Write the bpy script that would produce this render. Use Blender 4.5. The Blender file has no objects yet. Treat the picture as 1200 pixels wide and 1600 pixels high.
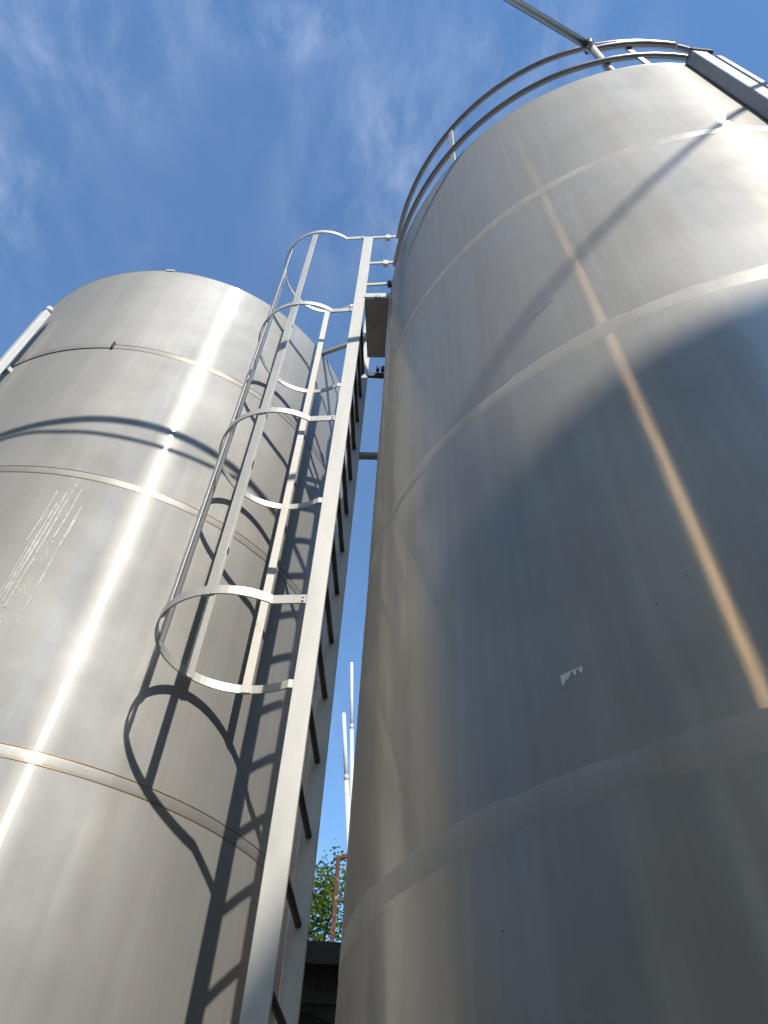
import bpy, math, random
from mathutils import Vector, Matrix

S = bpy.context.scene
COL = S.collection
rad = math.radians

# ------------------------------------------------------------------ camera
EYE = 1.60                                   # eye height above the yard
PITCH, ROLL, FPX = rad(48.310), rad(3.337), 1114.0
cam_d = bpy.data.cameras.new("camera")
cam_d.sensor_fit = 'HORIZONTAL'
cam_d.sensor_width = 36.0
cam_d.lens = FPX / 1200.0 * 36.0
cam_d.clip_start, cam_d.clip_end = 0.05, 5000
cam = bpy.data.objects.new("camera", cam_d)
COL.objects.link(cam)
_f = Vector((0, math.cos(PITCH), math.sin(PITCH)))
_r0 = Vector((1, 0, 0))
_u0 = _r0.cross(_f)
_r = math.cos(ROLL) * _r0 + math.sin(ROLL) * _u0
_u = -math.sin(ROLL) * _r0 + math.cos(ROLL) * _u0
M = Matrix((_r, _u, -_f)).transposed().to_4x4()
M.translation = Vector((0, 0, EYE))
cam.matrix_world = M
S.camera = cam

# ------------------------------------------------------------------ light
SUN_AZ, SUN_EL = rad(161.0), rad(38.5)       # azimuth clockwise from +Y
SUN = Vector((math.sin(SUN_AZ) * math.cos(SUN_EL), math.cos(SUN_AZ) * math.cos(SUN_EL), math.sin(SUN_EL)))
sun_d = bpy.data.lights.new("sun", 'SUN')
sun_d.energy = 3.7
sun_d.angle = rad(0.53)
sun_d.color = (1.0, 0.94, 0.84)
sun = bpy.data.objects.new("sun", sun_d)
COL.objects.link(sun)
sun.rotation_euler = SUN.to_track_quat('Z', 'Y').to_euler()

world = bpy.data.worlds.new("World")
S.world = world
world.use_nodes = True
wn, wl = world.node_tree.nodes, world.node_tree.links
wn.clear()
w_out = wn.new('ShaderNodeOutputWorld')
w_bg = wn.new('ShaderNodeBackground')
w_bg.inputs['Strength'].default_value = 0.15
w_sky = wn.new('ShaderNodeTexSky')
w_sky.sky_type = 'NISHITA'
w_sky.sun_disc = False
w_sky.sun_elevation = SUN_EL
w_sky.sun_rotation = SUN_AZ
w_sky.air_density = 1.0
w_sky.dust_density = 0.2
w_sky.ozone_density = 2.0
# thin wispy cloud: noise on the sky plane
w_tc = wn.new('ShaderNodeTexCoord')
w_sep = wn.new('ShaderNodeSeparateXYZ')
wl.new(w_tc.outputs['Generated'], w_sep.inputs[0])


def wmath(op, a, b=None, c=None):
    n = wn.new('ShaderNodeMath')
    n.operation = op
    for i, v in enumerate((a, b, c)):
        if v is None:
            continue
        if isinstance(v, (int, float)):
            n.inputs[i].default_value = v
        else:
            wl.new(v, n.inputs[i])
    return n.outputs[0]


_zz = wmath('MAXIMUM', wmath('ADD', w_sep.outputs[2], 0.12), 0.05)
_cx = wmath('DIVIDE', w_sep.outputs[0], _zz)
_cy = wmath('DIVIDE', w_sep.outputs[1], _zz)
w_cmb = wn.new('ShaderNodeCombineXYZ')
wl.new(_cx, w_cmb.inputs[0])
wl.new(_cy, w_cmb.inputs[1])


def wnoise(scale, detail, rough, off, stretch=(1, 1, 1), dist=0.0):
    mp = wn.new('ShaderNodeMapping')
    mp.inputs['Location'].default_value = off
    mp.inputs['Rotation'].default_value = (0, 0, 0.5)
    mp.inputs['Scale'].default_value = stretch
    wl.new(w_cmb.outputs[0], mp.inputs[0])
    n = wn.new('ShaderNodeTexNoise')
    n.inputs['Scale'].default_value = scale
    n.inputs['Detail'].default_value = detail
    n.inputs['Roughness'].default_value = rough
    n.inputs['Distortion'].default_value = dist
    wl.new(mp.outputs[0], n.inputs['Vector'])
    return n.outputs['Fac']


def wramp(v, a, b):
    n = wn.new('ShaderNodeMapRange')
    n.interpolation_type = 'SMOOTHSTEP'
    n.inputs['From Min'].default_value = a
    n.inputs['From Max'].default_value = b
    wl.new(v, n.inputs['Value'])
    return n.outputs[0]


_big = wramp(wnoise(2.3, 3, 0.5, (3.1, 1.7, 0)), 0.40, 0.68)
_fine = wramp(wnoise(9.0, 9, 0.60, (0.4, 5.2, 0), (1.5, 0.8, 1), 0.3), 0.36, 0.78)
def wblob(ax_, ay_, rx, ry):
    dx = wmath('DIVIDE', wmath('SUBTRACT', _cx, ax_), rx)
    dy = wmath('DIVIDE', wmath('SUBTRACT', _cy, ay_), ry)
    return wmath('EXPONENT', wmath('MULTIPLY', wmath('ADD', wmath('MULTIPLY', dx, dx), wmath('MULTIPLY', dy, dy)), -1.0))


_veil = wramp(wnoise(1.2, 2, 0.5, (7.7, 2.2, 0)), 0.25, 0.8)
_where = wmath('MULTIPLY', _big, 0.30)
for _b in ((-0.372, 0.130, 0.13, 0.10), (-0.13, 0.115, 0.12, 0.05), (0.0, 0.27, 0.13, 0.16), (0.13, 0.12, 0.10, 0.06), (-0.47, 0.28, 0.08, 0.12)):
    _where = wmath('MAXIMUM', _where, wblob(*_b))
_cl = wmath('ADD', wmath('MULTIPLY', wmath('MULTIPLY', _where, _fine), 0.18), wmath('MULTIPLY', _veil, 0.03))
w_mix = wn.new('ShaderNodeMixRGB')
wl.new(_cl, w_mix.inputs['Fac'])
w_tint = wn.new('ShaderNodeMixRGB')
w_tint.blend_type = 'MULTIPLY'
w_tint.inputs['Fac'].default_value = 1.0
w_tint.inputs['Color2'].default_value = (0.69, 0.93, 1.07, 1)
wl.new(w_sky.outputs[0], w_tint.inputs['Color1'])
wl.new(w_tint.outputs[0], w_mix.inputs['Color1'])
w_mix.inputs['Color2'].default_value = (6.5, 6.9, 7.8, 1)
wl.new(w_mix.outputs[0], w_bg.inputs['Color'])
wl.new(w_bg.outputs[0], w_out.inputs['Surface'])

S.view_settings.view_transform = 'Standard'
S.view_settings.look = 'None'
S.view_settings.gamma = 1.0
S.view_settings.exposure = 0.60
S.cycles.use_denoising = True
S.cycles.max_bounces = 8
S.cycles.glossy_bounces = 5
S.cycles.sample_clamp_indirect = 20.0
S.cycles.blur_glossy = 0.3
S.cycles.caustics_reflective = True

# ------------------------------------------------------------------ materials
MATS = {}


class NT:
    def __init__(self, name):
        self.m = bpy.data.materials.new(name)
        self.m.use_nodes = True
        self.t = self.m.node_tree
        self.t.nodes.clear()
        self.out = self.t.nodes.new('ShaderNodeOutputMaterial')

    def n(self, kind, **kw):
        x = self.t.nodes.new(kind)
        for k, v in kw.items():
            setattr(x, k, v)
        return x

    def set(self, node, **kw):
        for k, v in kw.items():
            sock = node.inputs[k.replace('_', ' ')] if k.replace('_', ' ') in node.inputs else node.inputs[k]
            if hasattr(v, 'is_output'):
                self.t.links.new(v, sock)
            else:
                sock.default_value = v
        return node

    def link(self, a, b):
        self.t.links.new(a, b)

    def noise(self, vec, scale, detail=4, rough=0.55, stretch=(1, 1, 1), loc=(0, 0, 0)):
        mp = self.n('ShaderNodeMapping')
        mp.inputs['Scale'].default_value = stretch
        mp.inputs['Location'].default_value = loc
        self.link(vec, mp.inputs[0])
        k = self.n('ShaderNodeTexNoise')
        k.inputs['Scale'].default_value = scale
        k.inputs['Detail'].default_value = detail
        k.inputs['Roughness'].default_value = rough
        self.link(mp.outputs[0], k.inputs['Vector'])
        return k.outputs['Fac']

    def rng(self, v, a, b, c=0.0, d=1.0):
        k = self.n('ShaderNodeMapRange')
        for nm, x in (('From Min', a), ('From Max', b), ('To Min', c), ('To Max', d)):
            k.inputs[nm].default_value = x
        self.link(v, k.inputs['Value'])
        return k.outputs[0]

    def mixc(self, f, a, b):
        k = self.n('ShaderNodeMixRGB')
        for s, x in zip(('Fac', 'Color1', 'Color2'), (f, a, b)):
            if hasattr(x, 'is_output'):
                self.link(x, k.inputs[s])
            else:
                k.inputs[s].default_value = x if isinstance(x, (int, float)) else (*x, 1)
        return k.outputs[0]

    def mixs(self, f, a, b):
        k = self.n('ShaderNodeMixShader')
        if hasattr(f, 'is_output'):
            self.link(f, k.inputs[0])
        else:
            k.inputs[0].default_value = f
        self.link(a, k.inputs[1])
        self.link(b, k.inputs[2])
        return k.outputs[0]


def brushed_steel(name, col, ax, ay, w_core, halo_x, w_halo, rough, w_diff=0.02, seed=0.0, stain=0.25, bump=0.02):
    """Sheet steel ground round the circumference: narrow sideways, wide up and down."""
    k = NT(name)
    tc = k.n('ShaderNodeTexCoord')
    v = tc.outputs['Object']
    oi = k.n('ShaderNodeObjectInfo')
    geo = k.n('ShaderNodeNewGeometry')
    cr = k.n('ShaderNodeVectorMath', operation='CROSS_PRODUCT')
    k.link(geo.outputs['Normal'], cr.inputs[0])
    cr.inputs[1].default_value = (0, 0, 1)
    tan = cr.outputs[0]
    # colour: cloudy patches, long runs down the sheet, fine grain round it, a tone for each course
    patch = k.noise(v, 1.3, 6, 0.62, loc=(seed, 2, 1))
    blot = k.noise(v, 5.0, 6, 0.65, (1, 1, 0.6), loc=(seed, 1, 7))
    runs = k.noise(v, 7.0, 6, 0.68, (1, 1, 0.035), (seed, 0, 3))
    runs2 = k.noise(v, 30.0, 4, 0.6, (1, 1, 0.03), (seed, 4, 3))
    grain = k.noise(v, 30.0, 5, 0.7, (0.2, 0.2, 7), (seed, 5, 0))
    spots = k.noise(v, 42.0, 3, 0.6, (1, 1, 0.7), (seed, 9, 0))
    tone = k.rng(oi.outputs['Random'], 0, 1, 0, 0.16)
    c = k.mixc(tone, col, tuple(x * 0.6 for x in col))
    c = k.mixc(k.rng(patch, 0.32, 0.68, 0, stain), c, (col[0] * 0.62, col[1] * 0.61, col[2] * 0.60))
    c = k.mixc(k.rng(blot, 0.45, 0.70, 0, stain * 0.7), c, (col[0] * 0.66, col[1] * 0.66, col[2] * 0.68))
    c = k.mixc(k.rng(runs, 0.45, 0.72, 0, stain * 1.3), c, (col[0] * 0.66, col[1] * 0.62, col[2] * 0.55))
    c = k.mixc(k.rng(runs2, 0.50, 0.75, 0, stain * 0.7), c, (col[0] * 1.22, col[1] * 1.22, col[2] * 1.22))
    c = k.mixc(k.rng(grain, 0.35, 0.7, 0, 0.14), c, tuple(x * 0.72 for x in col))
    c = k.mixc(k.rng(spots, 0.72, 0.80, 0, 0.25), c, tuple(x * 0.45 for x in col))
    bp = k.n('ShaderNodeBump')
    bp.inputs['Strength'].default_value = bump
    bp.inputs['Distance'].default_value = 0.01
    k.link(grain, bp.inputs['Height'])

    def aniso(a_x, a_y, dist):
        g = k.n('ShaderNodeBsdfAnisotropic', distribution=dist)
        r2 = math.sqrt(a_x * a_y)
        k.set(g, Color=c, Roughness=math.sqrt(r2), Anisotropy=1 - a_x / r2, Tangent=tan)
        return g.outputs[0]
    core = aniso(ax, ay, 'BECKMANN')
    halo = aniso(halo_x, ay, 'BECKMANN')
    g = k.n('ShaderNodeBsdfAnisotropic', distribution='GGX')
    rr = k.rng(patch, 0.3, 0.7, rough - 0.05, rough + 0.05)
    k.set(g, Color=c, Roughness=rr, Normal=bp.outputs[0])
    d = k.n('ShaderNodeBsdfDiffuse')
    k.set(d, Color=c, Normal=bp.outputs[0])
    tot = w_core + w_halo
    s = k.mixs(w_core / tot, halo, core)
    fac = k.rng(blot, 0.35, 0.75, 1 - tot * 1.12, 1 - tot * 0.80)
    s = k.mixs(fac, s, g.outputs[0])
    s = k.mixs(w_diff, s, d.outputs[0])
    k.link(s, k.out.inputs['Surface'])
    MATS[name] = k.m
    return k.m


def plain(name, col, rough=0.5, metal=0.0, var=0.2, scale=6.0, stretch=(1, 1, 1), col2=None, amt=(0.45, 0.7), bump=0.0, bscale=40.0, spec=0.5):
    k = NT(name)
    tc = k.n('ShaderNodeTexCoord')
    v = tc.outputs['Object']
    n1 = k.noise(v, scale, 6, 0.6, stretch)
    c2 = col2 or tuple(x * (1 - var) for x in col)
    c = k.mixc(k.rng(n1, amt[0], amt[1]), col, c2)
    n2 = k.noise(v, bscale, 5, 0.6)
    c = k.mixc(k.rng(n2, 0.35, 0.7, 0, var), c, tuple(x * 0.7 for x in col))
    p = k.n('ShaderNodeBsdfPrincipled')
    k.set(p, Base_Color=c, Metallic=metal, Roughness=k.rng(n2, 0.3, 0.7, max(0.05, rough - 0.08), min(1, rough + 0.1)))
    p.inputs['Specular IOR Level'].default_value = spec
    if bump:
        b = k.n('ShaderNodeBump')
        b.inputs['Strength'].default_value = bump
        b.inputs['Distance'].default_value = 0.02
        k.link(n2, b.inputs['Height'])
        k.link(b.outputs[0], p.inputs['Normal'])
    k.link(p.outputs[0], k.out.inputs['Surface'])
    MATS[name] = k.m
    return k.m


STEEL_R = brushed_steel('steel_matt', (0.575, 0.548, 0.50), 0.012, 0.24, 0.30, 0.10, 0.03, 0.76, 0.02, 0.0, 0.30)
STEEL_L = brushed_steel('steel_bright', (0.545, 0.535, 0.512), 0.006, 0.28, 0.12, 0.04, 0.022, 0.79, 0.02, 4.0, 0.26)
STEEL_B = brushed_steel('steel_gold_tint', (0.72, 0.54, 0.33), 0.011, 0.35, 0.75, 0.07, 0.12, 0.60, 0.02, 8.0, 0.2)  # gold tint in the steel stands in for warm sunlight in the streak
SEAM_R = brushed_steel('ground_seam', (0.615, 0.592, 0.55), 0.10, 0.28, 0.16, 0.20, 0.10, 0.79, 0.14, 2.0, 0.35)
SEAM_L = brushed_steel('polished_seam', (0.50, 0.488, 0.465), 0.02, 0.30, 0.12, 0.12, 0.08, 0.75, 0.02, 6.0, 0.30)
TINT = plain('heat_tint', (0.36, 0.25, 0.12), 0.42, 0.8, 0.3, 5.0)
GALV = plain('galvanised', (0.52, 0.51, 0.48), 0.48, 0.35, 0.16, 7.0, (1, 1, 0.25), None, (0.45, 0.75))
GALV_W = plain('galvanised_worn', (0.54, 0.52, 0.47), 0.5, 0.3, 0.2, 6.0, (1, 1, 0.6), (0.34, 0.25, 0.11), (0.62, 0.78))
TUBE = plain('tube_steel', (0.36, 0.32, 0.305), 0.32, 0.95, 0.04, 3.0, bscale=9.0)
DARK = plain('dark_fitting', (0.05, 0.045, 0.04), 0.6, 0.2, 0.2, 9.0)
UNDER = plain('platform_sheet', (0.40, 0.385, 0.35), 0.6, 0.3, 0.2, 4.0)
BOXG = plain('gauge_tube', (0.36, 0.37, 0.38), 0.45, 0.5, 0.15, 5.0)
WHITE = plain('white_paint', (0.62, 0.62, 0.61), 0.5, 0.0, 0.12, 8.0)
PAPER = plain('label_paper', (0.80, 0.80, 0.78), 0.8, 0.0, 0.12, 60.0)
INK = plain('ink', (0.03, 0.03, 0.03), 0.7, 0.0, 0.1, 20.0)
RUN = plain('dried_run', (0.60, 0.59, 0.565), 0.88, 1.0, 0.05, 3.0)
RUST = plain('rusted_iron', (0.10, 0.038, 0.018), 0.85, 0.0, 0.3, 7.0, (1, 1, 1), (0.40, 0.30, 0.22), (0.60, 0.70), 0.3)
CONC = plain('concrete', (0.36, 0.32, 0.26), 0.9, 0.0, 0.25, 0.7, (1, 1, 1), (0.26, 0.23, 0.19), (0.4, 0.65), 0.3, 18.0)
BOARD = plain('weathered_board', (0.10, 0.09, 0.065), 0.9, 0.0, 0.35, 4.0, (1, 1, 0.2), (0.06, 0.056, 0.042), (0.4, 0.65), 0.3)
ROOFM = plain('roof_sheet', (0.05, 0.055, 0.04), 0.8, 0.1, 0.3, 3.0, (1, 1, 1), (0.045, 0.035, 0.024), (0.5, 0.7))
CLAD = plain('shed_cladding', (0.34, 0.285, 0.225), 0.7, 0.1, 0.2, 0.8)
CLAD_P = plain('pale_cladding', (0.56, 0.49, 0.405), 0.6, 0.0, 0.15, 0.8)  # pale wall sheets, added to lighten and streak the steel reflections
TAN = plain('tan_streak_paint', (0.62, 0.45, 0.28), 0.6, 0.0, 0.15, 2.0)  # tan chosen to put warm brown streaks into the reflections
TARP = plain('old_sheet', (0.13, 0.12, 0.11), 0.85, 0.0, 0.3, 5.0)
BARK = plain('bark', (0.12, 0.085, 0.055), 0.95, 0.0, 0.3, 8.0, (1, 1, 0.2), None, (0.4, 0.7), 0.5)


def leaf_mat():
    k = NT('leaf')
    oi = k.n('ShaderNodeNewGeometry')
    c = k.mixc(oi.outputs['Random Per Island'], (0.06, 0.115, 0.018), (0.17, 0.21, 0.035))
    d = k.n('ShaderNodeBsdfDiffuse')
    k.set(d, Color=c)
    t = k.n('ShaderNodeBsdfTranslucent')
    k.set(t, Color=c)
    k.link(k.mixs(0.45, d.outputs[0], t.outputs[0]), k.out.inputs['Surface'])
    return k.m


LEAF = leaf_mat()

# ------------------------------------------------------------------ mesh helpers


class MB:
    def __init__(self):
        self.v, self.f, self.sm = [], [], []

    def quad_strip(self, rings, closed=True, smooth=True, cap=False):
        n = len(rings[0])
        b = len(self.v)
        for r in rings:
            self.v += [tuple(p) for p in r]
        for i in range(len(rings) - 1):
            for j in range(n if closed else n - 1):
                a, c = b + i * n + j, b + i * n + (j + 1) % n
                self.f.append((a, c, c + n, a + n))
                self.sm.append(smooth)
        if cap:
            self.f.append(tuple(b + j for j in reversed(range(n))))
            self.f.append(tuple(b + (len(rings) - 1) * n + j for j in range(n)))
            self.sm += [False, False]
        return self

    def tube(self, pts, r, n=12, closed_path=False, cap=True, r2=None):
        pts = [Vector(p) for p in pts]
        rings = []
        up = None
        m = len(pts)
        for i, p in enumerate(pts):
            if closed_path:
                t = pts[(i + 1) % m] - pts[i - 1]
            else:
                t = pts[min(i + 1, m - 1)] - pts[max(i - 1, 0)]
            t.normalize()
            if up is None:
                up = Vector((0, 0, 1)) if abs(t.z) < 0.9 else Vector((0, 1, 0))
            a = t.cross(up)
            a.normalize()
            up = a.cross(t)
            rad_ = r if r2 is None else r + (r2 - r) * i / (m - 1)
            rings.append([p + rad_ * (math.cos(2 * math.pi * k / n) * a + math.sin(2 * math.pi * k / n) * up) for k in range(n)])
        if closed_path:
            rings.append(rings[0])
            return self.quad_strip(rings)
        return self.quad_strip(rings, cap=cap)

    def bar(self, a, b, side, w, t, bev=0.0015):
        """flat bar from a to b, w wide along side, t thick across"""
        a, b = Vector(a), Vector(b)
        d = (b - a).normalized()
        s = Vector(side)
        s = (s - d * s.dot(d)).normalized()
        q = d.cross(s)
        hw, ht = w / 2, t / 2
        e = min(bev, hw * 0.4, ht * 0.4)
        prof = [(hw - e, -ht), (hw, -ht + e), (hw, ht - e), (hw - e, ht), (-hw + e, ht), (-hw, ht - e), (-hw, -ht + e), (-hw + e, -ht)]
        return self.quad_strip([[p + x * s + y * q for x, y in prof] for p in (a, b)], smooth=False, cap=True)

    def sweep_flat(self, pts, h, t):
        """flat bar on edge along a level polyline: h tall, t thick"""
        pts = [Vector(p) for p in pts]
        rings = []
        for i, p in enumerate(pts):
            d = pts[min(i + 1, len(pts) - 1)] - pts[max(i - 1, 0)]
            d.normalize()
            q = Vector((d.y, -d.x, 0)).normalized()
            z = Vector((0, 0, 1))
            rings.append([p + x * q + y * z for x, y in ((t / 2, -h / 2), (t / 2, h / 2), (-t / 2, h / 2), (-t / 2, -h / 2))])
        return self.quad_strip(rings, smooth=False, cap=True)

    def poly(self, pts):
        b = len(self.v)
        self.v += [tuple(p) for p in pts]
        self.f.append(tuple(range(b, b + len(pts))))
        self.sm.append(False)
        return self

    def build(self, name, mat, parent=None, origin=(0, 0, 0)):
        me = bpy.data.meshes.new(name)
        o3 = Vector(origin)
        me.from_pydata([tuple(Vector(p) - o3) for p in self.v], [], self.f)
        me.polygons.foreach_set('use_smooth', self.sm)
        me.materials.append(mat)
        me.update()
        ob = bpy.data.objects.new(name, me)
        COL.objects.link(ob)
        if parent is not None:
            ob.parent = parent
        else:
            ob.location = o3
        return ob


def tag(o, label=None, cat=None, group=None, kind=None):
    for k, v in (('label', label), ('category', cat), ('group', group), ('kind', kind)):
        if v:
            o[k] = v
    return o


def empty(name, loc, label, cat, group=None):
    o = bpy.data.objects.new(name, None)
    o.empty_display_size = 0.2
    COL.objects.link(o)
    o.location = loc
    return tag(o, label, cat, group)


def azv(a, r=1.0, z=0.0):
    return Vector((r * math.sin(a), r * math.cos(a), z))


# ------------------------------------------------------------------ setting: ground
g = MB()
g.poly([(-3000, -3000, 0), (3000, -3000, 0), (3000, 3000, 0), (-3000, 3000, 0)])
tag(g.build('ground', CONC), kind='structure')

# ------------------------------------------------------------------ tanks
RC, RR = Vector((1.5197, 2.2793, 0)), 1.57
LC, RL = Vector((-1.7988, 3.8165, 0)), 1.469
R_RIM, R_SEAMS = 6.291, [4.912, 3.597, 2.242, 0.92]
L_RIM, L_SEAMS = 6.878, [5.692, 4.408, 2.905, 1.45]


def make_tank(loc, radius, rim, seams, label, shell, seam_mat, seam_h, warp, nseg=360, seam_edge=None, base=0.12, seam_proud=0.0012):
    t = empty('storage_tank', (loc.x, loc.y, 0), label, 'tank', None)
    levels = [rim] + seams + [base]
    for i in range(len(levels) - 1):
        z1, z0 = levels[i] - (0 if i == 0 else seam_h / 2), levels[i + 1] + (seam_h / 2 if i < len(levels) - 2 else 0)
        rows = 9
        rings = []
        for k in range(rows):
            z = z0 + (z1 - z0) * k / (rows - 1)
            rings.append([azv(-2 * math.pi * j / nseg, radius + warp(-2 * math.pi * j / nseg, z), z) for j in range(nseg)])
        MB().quad_strip(rings).build('shell_course', shell, t)
    for s in seams:
        h = seam_h / 2
        prof = [(-h, -0.0005), (-h * 0.75, seam_proud * 0.7), (-h * 0.3, seam_proud), (h * 0.3, seam_proud), (h * 0.75, seam_proud * 0.7), (h, -0.0005)]
        if seam_edge is None:
            prof = [(dz * 1.25, dr) for dz, dr in prof]

        def rag(j, dz):
            a_ = 2 * math.pi * j / nseg
            return dz * (1 + (0.10 * math.sin(17 * a_ + s) + 0.07 * math.sin(41 * a_ + 3 * s) + 0.05 * math.sin(89 * a_)) * (seam_edge is None))
        rings = [[azv(-2 * math.pi * j / nseg, radius + warp(-2 * math.pi * j / nseg, s + dz) + dr, s + rag(j, dz)) for j in range(nseg)] for dz, dr in prof]
        b = MB().quad_strip(rings).build('weld_seam', seam_mat, t)
        if seam_edge:
            for e in (-1, 1):
                zz = s + e * h
                pts = [azv(2 * math.pi * j / nseg, radius + warp(2 * math.pi * j / nseg, zz) - 0.0005, zz) for j in range(nseg)]
                MB().tube(pts, 0.0028, 6, True).build('weld_bead', seam_edge, b)
    # rolled rim and shallow cone roof
    pts = [azv(2 * math.pi * j / 180, radius - 0.006 + warp(2 * math.pi * j / 180, rim), rim + 0.002) for j in range(180)]
    MB().tube(pts, 0.008, 8, True).build('rim', seam_mat, t)
    rings = [[azv(-2 * math.pi * j / 90, rr, zz) for j in range(90)] for rr, zz in ((radius - 0.012, rim), (radius * 0.5, rim + 0.10), (0.25, rim + 0.16))]
    rf = MB().quad_strip(rings, cap=False).build('roof', shell, t)
    rings = [[azv(-2 * math.pi * j / 40, rr, zz) for j in range(40)] for rr, zz in ((0.26, rim + 0.10), (0.26, rim + 0.26), (0.02, rim + 0.30))]
    MB().quad_strip(rings).build('hatch', seam_mat, rf)
    rings = [[azv(-2 * math.pi * j / 90, rr, zz) for j in range(90)] for rr, zz in ((radius + 0.14, 0.002), (radius + 0.14, base - 0.02), (radius + 0.12, base), (0.3, base))]
    MB().quad_strip(rings, smooth=False).build('plinth', CONC, t)
    return t


def warp_r(a, z):
    d = 0.0
    d += 0.0022 * math.sin(5 * a + 0.9 * z + 0.7) + 0.0012 * math.sin(11 * a - 0.5 * z)
    d += 0.00025 * math.sin(23 * a + 1.3 * z + 1.0) + 0.0007 * math.sin(9 * a + 0.7 * z)
    for s in R_SEAMS:
        d -= 0.0022 * math.exp(-((z - s) / 0.10) ** 2)
    # a shallow buckle near the top by the gauge
    d += 0.0035 * math.exp(-((a - rad(185)) / 0.09) ** 2 - ((z - 6.0) / 0.22) ** 2) if a > 0 else 0.0035 * math.exp(-((a + 2 * math.pi - rad(185)) / 0.09) ** 2 - ((z - 6.0) / 0.22) ** 2)
    return d


def warp_l(a, z):
    d = 0.0010 * math.sin(4 * a + 0.5 * z) + 0.0005 * math.sin(13 * a - z) + 0.0003 * math.sin(29 * a + 1.5 * z)
    for s in L_SEAMS:
        d -= 0.0010 * math.exp(-((z - s) / 0.09) ** 2)
    return d


tank_r = make_tank(RC, RR, R_RIM, R_SEAMS, 'large matt stainless steel tank filling the right side, with a guardrail on top', STEEL_R, SEAM_R, 0.062, warp_r)
tank_l = make_tank(LC, RL, L_RIM, L_SEAMS, 'shiny stainless steel tank on the left with the cage shadow across it', STEEL_L, SEAM_L, 0.05, warp_l, seam_edge=TINT)


def on_tank(C, R, a, z, dr, warp):
    a = a % (2 * math.pi)
    return azv(a, R + warp(a - 2 * math.pi, z) + dr, z)


# strap over the upper seam of the left tank, ending with a turned-up lip
a0, a1 = rad(180.5), rad(262)
z = L_SEAMS[0]
rings = []
for i in range(60):
    a = a0 + (a1 - a0) * i / 59
    rings.append([on_tank(LC, RL, a, z + dz, dr, warp_l) for dz, dr in ((-0.026, 0.0), (-0.026, 0.006), (0.026, 0.006), (0.026, 0.0))])
st = MB().quad_strip(rings, smooth=False, cap=True).build('seam_strap', SEAM_L, tank_l)
p = on_tank(LC, RL, a0, z, 0.010, warp_l)
MB().bar(p + Vector((0, 0, -0.03)), p + Vector((0, 0, 0.035)), (1, 0, 0), 0.012, 0.016).build('strap_end', DARK, st)
# lifting clip on the left rim
p = on_tank(LC, RL, rad(178.3), L_RIM, -0.004, warp_l)
MB().bar(p + Vector((-0.03, 0, 0.012)), p + Vector((0.03, 0, 0.012)), (0, 0, 1), 0.03, 0.02).build('rim_clip', GALV, tank_l)

# dried runs, torn label and small marks on the sheets
rnd = random.Random(5)


def decal(tank, C, R, warp, pts_az_z, name, mat, dr=0.0012):
    b = MB()
    b.poly([on_tank(C, R, a, zz, dr, warp) for a, zz in pts_az_z])
    return b.build(name, mat, tank)


def ribbon(tank, C, R, warp, path, width, name, mat, dr=0.0022):
    b = MB()
    r = []
    for i, (a, zz) in enumerate(path):
        w = width * (0.6 + 0.4 * math.sin(math.pi * (i + 0.4) / len(path))) / R / 2
        r.append([on_tank(C, R, a - w, zz, dr, warp), on_tank(C, R, a + w, zz, dr, warp)])
    b.quad_strip(r, closed=False)
    return b.build(name, mat, tank)


az0 = math.atan2(0.396 - RC.x, 1.183 - RC.y)
lb = MB()
nc = 26
cols = []
dep = 0.020
for i in range(nc + 1):
    a = az0 + 0.0165 - 0.033 * i / nc
    dep = 0.00105 * (19, 24, 27, 16, 23, 12, 20, 14, 17, 12, 10, 14, 3, 2, 2, 9, 13, 16, 12, 4, 3, 4, 13, 11, 16, 14, 12)[i]
    zt = 0.868 + EYE + 0.012 + 0.0012 * math.sin(i * 1.3)
    cols.append([on_tank(RC, RR, a, zt, 0.0012, warp_r), on_tank(RC, RR, a, zt - dep, 0.0012, warp_r)])
lb.quad_strip(cols, closed=False, smooth=False)
lb.build('torn_label', PAPER, tank_r)
az1 = math.atan2(0.497 - RC.x, 1.088 - RC.y)
for i in range(9):
    a = az1 + (i - 4) * 0.0065
    ribbon(tank_r, RC, RR, warp_r, [(a - 0.002, 3.907 + (i - 4) * -0.004 + 0.003), (a + 0.002, 3.907 + (i - 4) * -0.004 - 0.002)], 0.005, 'pen_mark', INK)
for (x, y, zz) in ((0.127, 1.555, 2.202), (0.60, 1.0, 0.99), (0.55, 1.05, 0.95), (0.20, 1.45, 0.62), (0.25, 1.36, 0.45), (0.44, 1.13, 0.13)):
    a = math.atan2(x - RC.x, y - RC.y)
    decal(tank_r, RC, RR, warp_r, [(a + 0.0010 * math.cos(k), zz + EYE + 0.0022 * math.sin(k)) for k in [i * math.pi / 4 for i in range(8)]], 'speck', INK)
azl = math.atan2(-1.586 - LC.x, 2.363 - LC.y)
for i in range(10):
    ztop = 2.70 + EYE - rnd.uniform(0, 0.2)
    L_ = rnd.uniform(0.25, 0.75)
    off = rnd.uniform(-0.07, 0.03)
    ribbon(tank_l, LC, RL, warp_l, [(azl + off + 0.0010 * math.sin(k * 0.5 + 0.3 * i) + 0.0004 * k, ztop - L_ * k / 12) for k in range(13)], rnd.uniform(0.004, 0.011), 'dried_run', RUN)

# ------------------------------------------------------------------ guardrail round the top of the right tank
rail = empty('guardrail', (RC.x, RC.y, R_RIM), 'double tube guardrail curving round the rim of the right tank', 'guardrail')


def arc(r, zz, aa, ab, n=90):
    return [azv(aa + (ab - aa) * i / (n - 1), r, zz) for i in range(n)]


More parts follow.
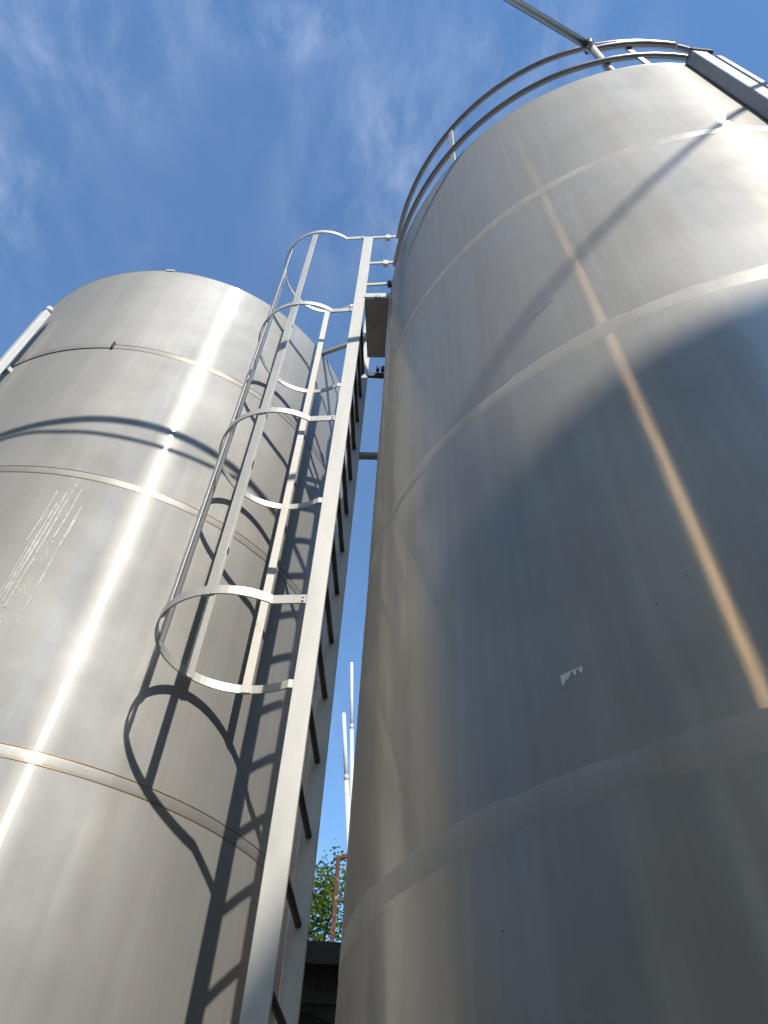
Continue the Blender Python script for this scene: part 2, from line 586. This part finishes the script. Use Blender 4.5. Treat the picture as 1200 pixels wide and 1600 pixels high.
GA0, GA1 = rad(263.5), rad(-82 + 0)           # the gap is at the ladder
for nm, r, zz in (('top_rail', 1.545, 7.15 - R_RIM), ('mid_rail', 1.556, 6.618 - R_RIM)):
    MB().tube(arc(r, zz, rad(263.0), rad(-72.0), 160), 0.019, 12).build(nm, TUBE, rail)
for a in (231.5, 186.0, 141, 96, 51, 6, -39):
    b = MB().bar(azv(rad(a), 1.552, -0.02), azv(rad(a), 1.543, 7.15 - R_RIM), azv(rad(a + 90)), 0.035, 0.012)
    b.build('post', GALV, rail)

# fill pipe coming over from the slim silo to the rim, with its collar and a branch along the rail
fp1, fp2 = Vector((1.131, 0.745, 6.90)), Vector((1.165, 0.745, 6.30))
SILO = Vector((-8.2, -3.05, 0))
pdir = Vector((0.574 - 1.131, 0.527 - 0.755, 0.004)).normalized()
far = fp1 + pdir * 9.2
pipe = empty('fill_pipe', fp2, 'steel pipe crossing overhead to the rim beside the guardrail', 'pipe')
MB().tube([far, fp1], 0.026, 16).build('pipe_run', TUBE, pipe, fp2)
br = [Vector((RC.x, RC.y, 0)) + azv(rad(196 - i * 0.8), 1.572, 6.90 + 0.0007 * i) for i in range(27)]
MB().tube([fp1] + br, 0.022, 12).build('branch', TUBE, pipe, fp2)
MB().tube([fp1 + pdir * 0.05, fp1 + pdir * 0.012], 0.037, 16).build('collar', TUBE, pipe, fp2)
MB().tube([fp1 + pdir * 0.01, Vector((1.185, 0.80, 6.60)), Vector((1.23, 0.83, 6.28))], 0.022, 12).build('stub', GALV, pipe, fp2)

# ------------------------------------------------------------------ caged ladder
YAW = rad(3.5)
LO = Vector((-0.226, 2.385, 0.0))
ER = Vector((math.sin(YAW), math.cos(YAW), 0))            # along the rungs, away from the camera
EO = Vector((-math.cos(YAW), math.sin(YAW), 0))           # outwards, away from the right tank
HALF = 0.285
TOP = 7.15
lad = empty('caged_ladder', LO, 'tall pale metal ladder with safety cage between the two tanks', 'ladder')


def lp(o, r, zz):
    return LO + EO * o + ER * r + Vector((0, 0, zz))


for sgn, nm in ((-1, 'side_rail'), (1, 'side_rail')):
    MB().bar(lp(0, sgn * HALF, 0.0), lp(0, sgn * HALF, TOP if sgn < 0 else TOP - 0.0), EO, 0.072, 0.014, 0.002).build(nm, GALV, lad, LO)
# rungs: heights read off the far rail
z_top_rung = 4.45 + EYE
rung_me = None
dr_ = 0.30
n = 0
zr = 2.67 * 1.672 + EYE + 0.0
while zr > 0.15:
    b = MB().tube([lp(0, -HALF + 0.007, zr), lp(0, HALF - 0.007, zr)], 0.0125, 10)
    o = b.build('rung', DARK, lad, LO)
    zr -= dr_
    n += 1
HOOP_O, HOOP_R = 0.351, 0.332
HOOPS = [7.15, 5.909, 4.669, 3.428]
kang = math.asin(HALF / HOOP_R * 0.985)


def hoop_pt(th, zz, r=HOOP_R):
    return lp(HOOP_O + r * math.cos(th), r * math.sin(th), zz)


for hz in HOOPS:
    pts = [lp(0.03, -HALF, hz)]
    k0 = math.pi - 0.99
    pts += [hoop_pt(-k0 + 2 * k0 * i / 48, hz) for i in range(49)]
    pts += [lp(0.03, HALF, hz)]
    hp = MB().sweep_flat(pts, 0.042, 0.007).build('cage_hoop', GALV, lad, LO)
    for sg in (-1, 1):
        for zo in (-0.009, 0.009):
            q0 = lp(0.05, sg * HALF, hz + zo)
            MB().tube([q0 - ER * 0.009, q0 + ER * 0.009], 0.0055, 6).build('bolt', GALV, hp, LO)
    for a_ in (-80, -38, 0, 41, 88):
        q0 = hoop_pt(rad(a_), hz, HOOP_R - 0.004)
        MB().tube([q0 + Vector((0, 0, -0.024)), q0 + Vector((0, 0, -0.018)), q0 + Vector((0, 0, -0.012))], 0.008, 7).build('weld_lump', GALV_W, hp, LO)
for a, mt in ((-80, GALV), (-38, GALV), (0, GALV), (41, GALV), (88, GALV_W)):
    th = rad(a)
    rad_dir = EO * math.cos(th) + ER * math.sin(th)
    tan_dir = -EO * math.sin(th) + ER * math.cos(th)
    MB().bar(hoop_pt(th, HOOPS[-1] - 0.021, HOOP_R - 0.0075), hoop_pt(th, TOP + 0.02, HOOP_R - 0.0075), tan_dir, 0.042, 0.006).build('cage_strap', mt, lad, LO)
# link bars from the ladder to the rail of the tank, each with a clamp
for zz, xe, cl in ((7.15, -0.018, True), (6.655, -0.024, True), (6.29, -0.045, False)):
    MB().bar((-0.21, 2.10, zz), (xe, 2.08, zz), (0, 0, 1), 0.034, 0.010).build('link_bar', GALV, lad, LO)
    if cl:
        MB().bar((-0.11, 2.095, zz + 0.0), (-0.075, 2.095, zz + 0.0), (0, 0, 1), 0.062, 0.03).build('clamp', GALV, lad, LO)
    else:
        MB().bar((-0.065, 2.085, zz), (-0.04, 2.085, zz), (0, 0, 1), 0.055, 0.03).build('clamp', DARK, lad, LO)
# brackets on the far rail
zb = 4.615 + EYE
MB().bar((-0.20, 2.69, zb - 0.12), (-0.02, 2.69, zb - 0.12), (0, 0, 1), 0.05, 0.02).build('bracket', DARK, lad, LO)
for xx in (-0.105, -0.07):
    MB().tube([(xx, 2.665, zb - 0.10), (xx, 2.665, zb - 0.04)], 0.012, 8).build('bolt', DARK, lad, LO)
MB().bar((-0.20, 2.69, 3.53 + EYE), (0.03, 2.72, 3.58 + EYE), (0, 1, 0), 0.035, 0.035).build('bracket', UNDER, lad, LO)
# tie bar across to the rim of the left tank
MB().bar((-0.20, 2.64, 4.96 + EYE), (-0.585, 2.985, 5.29 + EYE), (0, 0, 1), 0.036, 0.03).build('tie_bar', UNDER, lad, LO)

# ------------------------------------------------------------------ landing plate between ladder and tank
pz = 4.47 + EYE
PO = Vector((-0.13, 2.31, pz))
land = empty('landing_platform', PO, 'small steel landing bridging the ladder top and the right tank', 'platform')
b = MB()
c4 = [(-0.212, 2.100), (-0.045, 2.085), (-0.058, 2.515), (-0.182, 2.525)]
b.quad_strip([[(x, y, pz) for x, y in c4], [(x, y, pz + 0.006) for x, y in c4]], smooth=False, cap=True)
b.build('floor_plate', UNDER, land, PO)
MB().bar((-0.214, 2.090, pz + 0.028), (-0.04, 2.076, pz + 0.028), (0, 0, 1), 0.058, 0.008).build('front_edge', GALV, land, PO)
MB().bar((-0.182, 2.531, pz + 0.024), (-0.055, 2.523, pz + 0.024), (0, 0, 1), 0.05, 0.008).build('rear_edge', UNDER, land, PO)
for xx in (-0.135, -0.112):
    MB().tube([(xx, 2.083, pz - 0.02), (xx, 2.083, pz + 0.02)], 0.006, 8).build('bolt', DARK, land, PO)

# ------------------------------------------------------------------ level gauges
def gauge(base_c, a, r, z0, z1, w, label, mat, second=True):
    n_ = azv(a)
    s_ = azv(a + math.pi / 2)
    P = Vector((base_c.x, base_c.y, 0)) + n_ * r
    t = empty('level_gauge', (P.x, P.y, z0), label, 'gauge')
    o = Vector((P.x, P.y, z0))
    MB().bar(P + Vector((0, 0, z0)), P + Vector((0, 0, z1)), s_, w, w * 0.8, 0.004).build('gauge_tube', mat, t, o)
    if second:
        Q = P - s_ * (w * 1.05) + n_ * 0.01
        MB().bar(Q + Vector((0, 0, z0)), Q + Vector((0, 0, z1 - 0.08)), s_, w * 0.45, w * 0.5, 0.003).build('guide_rail', mat, t, o)
        for zz in (z1 - 0.16, z1 - 1.5, z1 - 2.9):
            MB().bar(P - s_ * (w * 0.5) + Vector((0, 0, zz)), Q + s_ * w * 0.2 + Vector((0, 0, zz)), (0, 0, 1), 0.05, 0.02).build('clip', DARK, t, o)
        MB().bar(P + s_ * w * 0.45 + Vector((0, 0, z1 + 0.012)), P - s_ * w * 0.9 + Vector((0, 0, z1 + 0.012)), n_, w, 0.05, 0.004).build('end_cap', DARK, t, o)
    else:
        MB().tube([P + Vector((0, 0, z1)), P + Vector((0, 0, z1 + 0.03))], 0.012, 10).build('neck', DARK, t, o)
        MB().tube([P + Vector((0, 0, z1 + 0.03)), P + Vector((0, 0, z1 + 0.055)), P + Vector((0, 0, z1 + 0.075))], 0.024, 12).build('knob', WHITE, t, o)
        MB().bar(P + s_ * 0.03 + Vector((0, 0, z1 - 0.46)), P + s_ * 0.06 + Vector((0, 0, z1 - 0.46)), (0, 0, 1), 0.02, 0.02).build('clip', DARK, t, o)
    for zz in (z0 + 0.6, z1 - 0.7):
        MB().bar(P - n_ * (r - (RR if r > 1.6 else RL) + 0.01) + Vector((0, 0, zz)), P + Vector((0, 0, zz)), (0, 0, 1), 0.04, 0.012).build('stay', mat, t, o)
    return t


gauge(RC, rad(178.0), 1.607, 0.3, 6.27, 0.085, 'grey square gauge tube running down the right tank at the right edge', BOXG)
gauge(LC, rad(208.0), 1.535, 0.3, 6.30, 0.058, 'white gauge tube with a round knob at the left edge', WHITE, second=False)

# ------------------------------------------------------------------ behind the tanks
m0 = Vector((-0.10, 14.0, 0))


def mast(pa, pb, r, label):
    pa, pb = Vector(pa), Vector(pb)
    d = (pb - pa) / (pb.z - pa.z)
    foot = pa - d * pa.z
    t = empty('mast', foot, label, 'mast', 'thin white masts between the tanks')
    MB().tube([foot, pa + (pb - pa) * 0.45], r * 1.15, 12).build('lower_tube', WHITE, t, foot)
    MB().tube([pa + (pb - pa) * 0.45, pb], r, 12).build('upper_tube', WHITE, t, foot)
    q = pa + (pb - pa) * 0.45
    MB().tube([q - d * 0.06, q + d * 0.06], r * 1.25, 12).build('joint', GALV, t, foot)


mast((-0.314, 14, 6.12 + EYE), (-0.638, 14, 8.875 + EYE), 0.045, 'shorter thin white mast in the gap, nearer the ladder')
mast((-0.341, 14.3, 7.165 * 1.02 + EYE), (-0.56 * 1.02, 14.3, 10.274 * 1.02 + EYE), 0.038, 'taller thin white mast in the gap, against the right tank')

K = 1.5
po = Vector((-0.26 * K, 9.0 * K, 0))
post = empty('rusty_post', po, 'rusty iron post with short arms above the dark shed roof', 'post')
def kp(x, z):
    return (x * K, 9.0 * K, z * K + EYE)
MB().bar((-0.26 * K, 9.0 * K, 0), kp(-0.312, 3.71), (1, 0, 0), 0.075, 0.075, 0.01).build('upright', RUST, post, po)
MB().bar(kp(-0.33, 3.70), kp(0.10, 3.76), (0, 0, 1), 0.08, 0.06, 0.01).build('arm', RUST, post, po)
MB().bar(kp(-0.28, 3.21), kp(0.10, 3.27), (0, 0, 1), 0.08, 0.05, 0.01).build('arm', DARK, post, po)

# low pump house close behind, in the shade of the right tank
sh0 = Vector((0.4, 5.6, 0))
shed = empty('pump_house', sh0, 'low dark boarded pump house at the foot of the gap', 'shed')
for i in range(18):
    x = -0.98 + i * 0.16
    MB().bar((x, 5.5 + rnd.uniform(-0.008, 0.008), 0), (x + rnd.uniform(-0.006, 0.006), 5.5, 3.14), (1, 0, 0), 0.152, 0.03, 0.004).build('board', BOARD, shed, sh0)
MB().quad_strip([[(-1.04, 5.53, 0), (1.85, 5.53, 0), (1.85, 7.3, 0), (-1.04, 7.3, 0)], [(-1.04, 5.53, 3.12), (1.85, 5.53, 3.12), (1.85, 7.3, 3.4), (-1.04, 7.3, 3.4)]], smooth=False, cap=True).build('wall', BOARD, shed, sh0)
rf = MB().quad_strip([[(-1.1, 5.28, 3.17), (-1.1, 7.5, 3.47), (-1.1, 7.5, 3.51), (-1.1, 5.28, 3.21)], [(1.95, 5.28, 3.17), (1.95, 7.5, 3.47), (1.95, 7.5, 3.51), (1.95, 5.28, 3.21)]], smooth=False, cap=True).build('roof', ROOFM, shed, sh0)
MB().bar((-1.1, 5.262, 3.15), (1.95, 5.262, 3.15), (0, 0, 1), 0.13, 0.025).build('fascia', BOARD, rf, sh0)
MB().tube([(-0.9, 5.40, 2.72), (-0.36, 5.40, 2.70), (-0.22, 5.40, 2.58), (0.4, 5.40, 2.36)], 0.030, 10).build('drain_pipe', DARK, shed, sh0)
MB().tube([(-0.9, 5.44, 2.90), (-0.28, 5.44, 2.86), (0.4, 5.44, 2.62)], 0.016, 8).build('cable', DARK, shed, sh0)
MB().bar((-0.9, 5.465, 2.95), (0.6, 5.465, 2.95), (0, 0, 1), 0.07, 0.03).build('batten', BOARD, shed, sh0)
tp = MB()
rr_ = []
for i in range(19):
    x = -0.40 + i * 0.025
    rr_.append([(x, 5.36 - 0.025 * math.sin(i * 1.3) - 0.012 * k, 2.50 - 0.26 * k + 0.015 * math.sin(i * 1.7)) for k in range(9)])
tp.quad_strip(rr_, closed=False)
tag(tp.build('hanging_sheet', TARP, None, (-0.2, 5.36, 0.45)), 'dull grey sheet hanging on the dark pump house front', 'sheet')


def tree(x, y, h, w, seed, label):
    r = random.Random(seed)
    o = Vector((x, y, 0))
    t = empty('tree', o, label, 'tree', 'trees behind the yard')
    tb = MB()
    tb.tube([o, o + Vector((0.1, 0, h * 0.3)), o + Vector((0.0, 0.1, h * 0.55)), o + Vector((0.15, 0.1, h * 0.85))], 0.22, 10, r2=0.05)
    tips = []
    for i in range(16):
        a = r.uniform(0, 2 * math.pi)
        z0 = h * r.uniform(0.35, 0.75)
        L_ = w * r.uniform(0.5, 0.95) * (1 - abs(z0 / h - 0.5) * 0.8)
        p0 = o + Vector((0.05, 0.05, z0))
        p2 = p0 + Vector((math.cos(a) * L_, math.sin(a) * L_, h * r.uniform(0.08, 0.25)))
        pm = (p0 + p2) / 2 + Vector((r.uniform(-0.2, 0.2), r.uniform(-0.2, 0.2), 0.15))
        tb.tube([p0, pm, p2], 0.06, 6, r2=0.015)
        tips += [pm, p2, (pm + p2) / 2]
    tips.append(o + Vector((0.1, 0.1, h * 0.9)))
    tb.build('trunk', BARK, t, o)
    cb = MB()
    for tip in tips:
        for c in range(22):
            cc = tip + Vector((r.gauss(0, 0.5), r.gauss(0, 0.5), r.gauss(0, 0.42)))
            for l in range(26):
                p = cc + Vector((r.gauss(0, 0.16), r.gauss(0, 0.16), r.gauss(0, 0.13)))
                d = Vector((r.uniform(-1, 1), r.uniform(-1, 1), r.uniform(-0.8, 0.6))).normalized()
                s = d.cross(Vector((r.uniform(-1, 1), r.uniform(-1, 1), r.uniform(-1, 1)))).normalized()
                L_ = r.uniform(0.05, 0.15)
                cb.poly([p, p + d * L_ * 0.5 + s * L_ * 0.3, p + d * L_, p + d * L_ * 0.5 - s * L_ * 0.3])
    cb.build('crown', LEAF, t, o)


tree(-1.15, 20.0, 9.2, 2.6, 3, 'bright green leafy tree seen in the gap between the tanks')

# ------------------------------------------------------------------ the yard behind the camera (unseen: partly inferred, partly added for reflections and shade)
def sunpt(u, w, D):
    U = Vector((0.94552, 0.32557, 0))
    W = SUN.cross(U)
    if W.z < 0:
        W = -W
    return U * u + W * w + SUN * D + Vector((0, 0, EYE))


# tall shed whose eave shades the lower part of the right tank
c0 = sunpt(0.57, 1.95, 17.0)
th = rad(99.0)
ex = Vector((math.sin(th), math.cos(th), 0))
ey = Vector((math.cos(th), -math.sin(th), 0)) * 1.0
if ey.y > 0:
    ey = -ey
bo = Vector((c0.x, c0.y, 0))
bld = empty('clad_building', bo, 'tall grey sheet clad building on the other side of the yard', 'building')
H = c0.z
nb = 34
for i in range(nb):
    p = bo + ex * (0.2 + 0.4 * i)
    MB().bar(p, p + Vector((0, 0, H - 0.12)), ex, 0.385, 0.05 + 0.02 * (i % 2), 0.006).build('cladding_sheet', CLAD if i % 9 in (1, 2, 5) else CLAD_P, bld, bo)
b = MB()
q = [bo - ey * 0.02, bo + ex * 13.6 - ey * 0.02, bo + ex * 13.6 + ey * 9, bo + ey * 9]
q = [x + ey * 0.06 for x in q]
b.quad_strip([[x for x in q], [x + Vector((0, 0, H - 0.14)) for x in q]], smooth=False, cap=True)
b.build('wall', CLAD, bld, bo)
b = MB()
q = [bo - ey * 0.0, bo + ex * 13.7 - ey * 0.0, bo + ex * 13.7 + ey * 9.3, bo + ey * 9.3]
b.quad_strip([[x + Vector((0, 0, H - 0.12)) for x in q], [x + Vector((0, 0, H)) for x in q]], smooth=False, cap=True)
b.build('roof', ROOFM, bld, bo)

# added hall, out of view: blocks the sky to darken the right tank
fo = Vector((-0.5, -12.0, 0))
fx = Vector((-math.cos(rad(28)), math.sin(rad(28)), 0))
fy = Vector((-math.sin(rad(28)), -math.cos(rad(28)), 0))
fac = empty('sky_block_hall', fo, 'unseen high hall added to block the sky reflected in the right tank', 'building')
FH = 20.0
for i in range(60):
    p = fo + fx * (0.25 + 0.5 * i) - fy * 0.03
    MB().bar(p, p + Vector((0, 0, FH - 0.2)), fx, 0.485, 0.05 + 0.02 * (i % 2), 0.006).build('cladding_sheet', CLAD_P if i % 8 in (3, 4) else CLAD, fac, fo)  # pale sheets put soft upright streaks into the reflections
q = [fo, fo + fx * 30, fo + fx * 30 + fy * 10, fo + fy * 10]
q = [x + fy * 0.03 for x in q]
MB().quad_strip([[x for x in q], [x + Vector((0, 0, FH - 0.2)) for x in q]], smooth=False, cap=True).build('wall', CLAD, fac, fo)
q = [fo - fx * 0.1 - fy * 0.15, fo + fx * 30.1 - fy * 0.15, fo + fx * 30.1 + fy * 10.2, fo - fx * 0.1 + fy * 10.2]
MB().quad_strip([[x + Vector((0, 0, FH - 0.18)) for x in q], [x + Vector((0, 0, FH)) for x in q]], smooth=False, cap=True).build('roof', ROOFM, fac, fo)

# added wing, out of view: its sunlit face warms the right tank's shade
wo = Vector((-14.0, -10.0, 0))
wx = Vector((math.sin(rad(-4)), math.cos(rad(-4)), 0))
wy = Vector((-wx.y, wx.x, 0))
wing = empty('bounce_wing', wo, 'unseen tan sheet clad wing added to bounce warm sunlight onto the right tank', 'building')
for i in range(44):
    p = wo + wx * (0.25 + 0.5 * i)
    MB().bar(p, p + Vector((0, 0, 9.3)), wx, 0.485, 0.05 + 0.02 * (i % 2), 0.006).build('cladding_sheet', CLAD_P if i % 6 == 2 else CLAD, wing, wo)
q = [wo + wy * 0.06, wo + wx * 22 + wy * 0.06, wo + wx * 22 + wy * 7, wo + wy * 7]
MB().quad_strip([[x for x in q], [x + Vector((0, 0, 9.28)) for x in q]], smooth=False, cap=True).build('wall', CLAD, wing, wo)
q = [wo - wy * 0.15, wo + wx * 22.1 - wy * 0.15, wo + wx * 22.1 + wy * 7.2, wo + wy * 7.2]
MB().quad_strip([[x + Vector((0, 0, 9.32)) for x in q], [x + Vector((0, 0, 9.5)) for x in q]], smooth=False, cap=True).build('roof', ROOFM, wing, wo)

# transfer pipe from that roof down to the right tank (its shadow is the slanting band)
tpts = [sunpt(*q) for q in ((2.05, 3.33, 2.5), (1.95, 3.25, 2.9), (1.78, 3.08, 4.2), (1.51, 2.83, 6.6), (1.25, 2.62, 9.3), (1.05, 2.49, 11.4), (0.90, 2.42, 13.0), (0.72, 2.36, 15.2), (0.60, 2.33, 17.2))]
ta, tb_ = tpts[0], tpts[-1]
tp0 = empty('transfer_pipe', ta, 'long sloping pipe from the building roof to the right tank', 'pipe')
MB().tube(tpts, 0.019, 14).build('pipe_run', TUBE, tp0, ta)
MB().tube([tb_, tb_ + Vector((0.3, -0.6, 0.0))], 0.05, 14).build('end_piece', TUBE, tp0, ta)

# hose slung under the fill pipe (the second arc of shadow on the left tank)
hs = []
for u_, w_ in ((-6.6, 4.14), (-5.2, 4.06), (-4.2, 4.17), (-3.2, 4.10), (-2.4, 4.20), (-1.9, 4.15), (-1.22, 4.235), (-0.9, 4.20), (-0.55, 4.18), (-0.24, 4.205), (-0.04, 4.245), (0.15, 4.315)):
    hs.append(sunpt(u_, w_, 3.06))
sm = []
for i in range(len(hs) - 1):
    p0, p1, p2, p3 = hs[max(i - 1, 0)], hs[i], hs[i + 1], hs[min(i + 2, len(hs) - 1)]
    for k in range(6):
        t_ = k / 6
        sm.append(0.5 * ((2 * p1) + (p2 - p0) * t_ + (2 * p0 - 5 * p1 + 4 * p2 - p3) * t_ ** 2 + (3 * p1 - p0 - 3 * p2 + p3) * t_ ** 3))
sm.append(hs[-1])
hose = tag(MB().tube(sm, 0.015, 10).build('overhead_hose', DARK, None, hs[0]), 'dark hose slung under the overhead pipe', 'hose')


def flat_warp(a, z):
    return 0.0006 * math.sin(3 * a + 0.3 * z)


T3 = Vector((-4.30, -3.86, 0))
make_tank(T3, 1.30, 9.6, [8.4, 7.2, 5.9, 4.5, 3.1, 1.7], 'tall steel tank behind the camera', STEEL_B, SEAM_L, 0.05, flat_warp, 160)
make_tank(SILO, 0.95, 13.5, [11.0, 8.5, 6.0, 3.5], 'unseen slim tan silo behind the camera, shaped for its reflected brown streak', TAN, TAN, 0.05, flat_warp, 100)  # out of view, coloured and heightened for the brown streak it reflects
vs = Vector((-6.2, -3.2, 0))  # added pipe, out of view: makes a second, thinner brown streak
vt = empty('streak_stack', vs, 'unseen thin tan pipe added for a streak reflected in the right tank', 'stack')
MB().tube([vs, vs + Vector((0, 0, 13.0))], 0.16, 20).build('stack_tube', TAN, vt, vs)
MB().tube([vs + Vector((0, 0, 13.0)), vs + Vector((0, 0, 13.15)), vs + Vector((0, 0, 13.3))], 0.24, 20, r2=0.04).build('rain_cap', GALV, vt, vs)
make_tank(Vector((4.9, 6.3, 0)), 1.57, 6.4, [5.0, 3.6, 2.2, 0.9], 'unseen steel tank added behind the right tank to darken reflections', STEEL_B, SEAM_L, 0.05, flat_warp, 120)  # this tank and the next are added to screen bright sky from reflections
make_tank(Vector((2.9, 9.2, 0)), 1.57, 6.4, [5.0, 3.6, 2.2, 0.9], 'second unseen steel tank added behind the right tank to darken reflections', STEEL_B, SEAM_L, 0.05, flat_warp, 120)
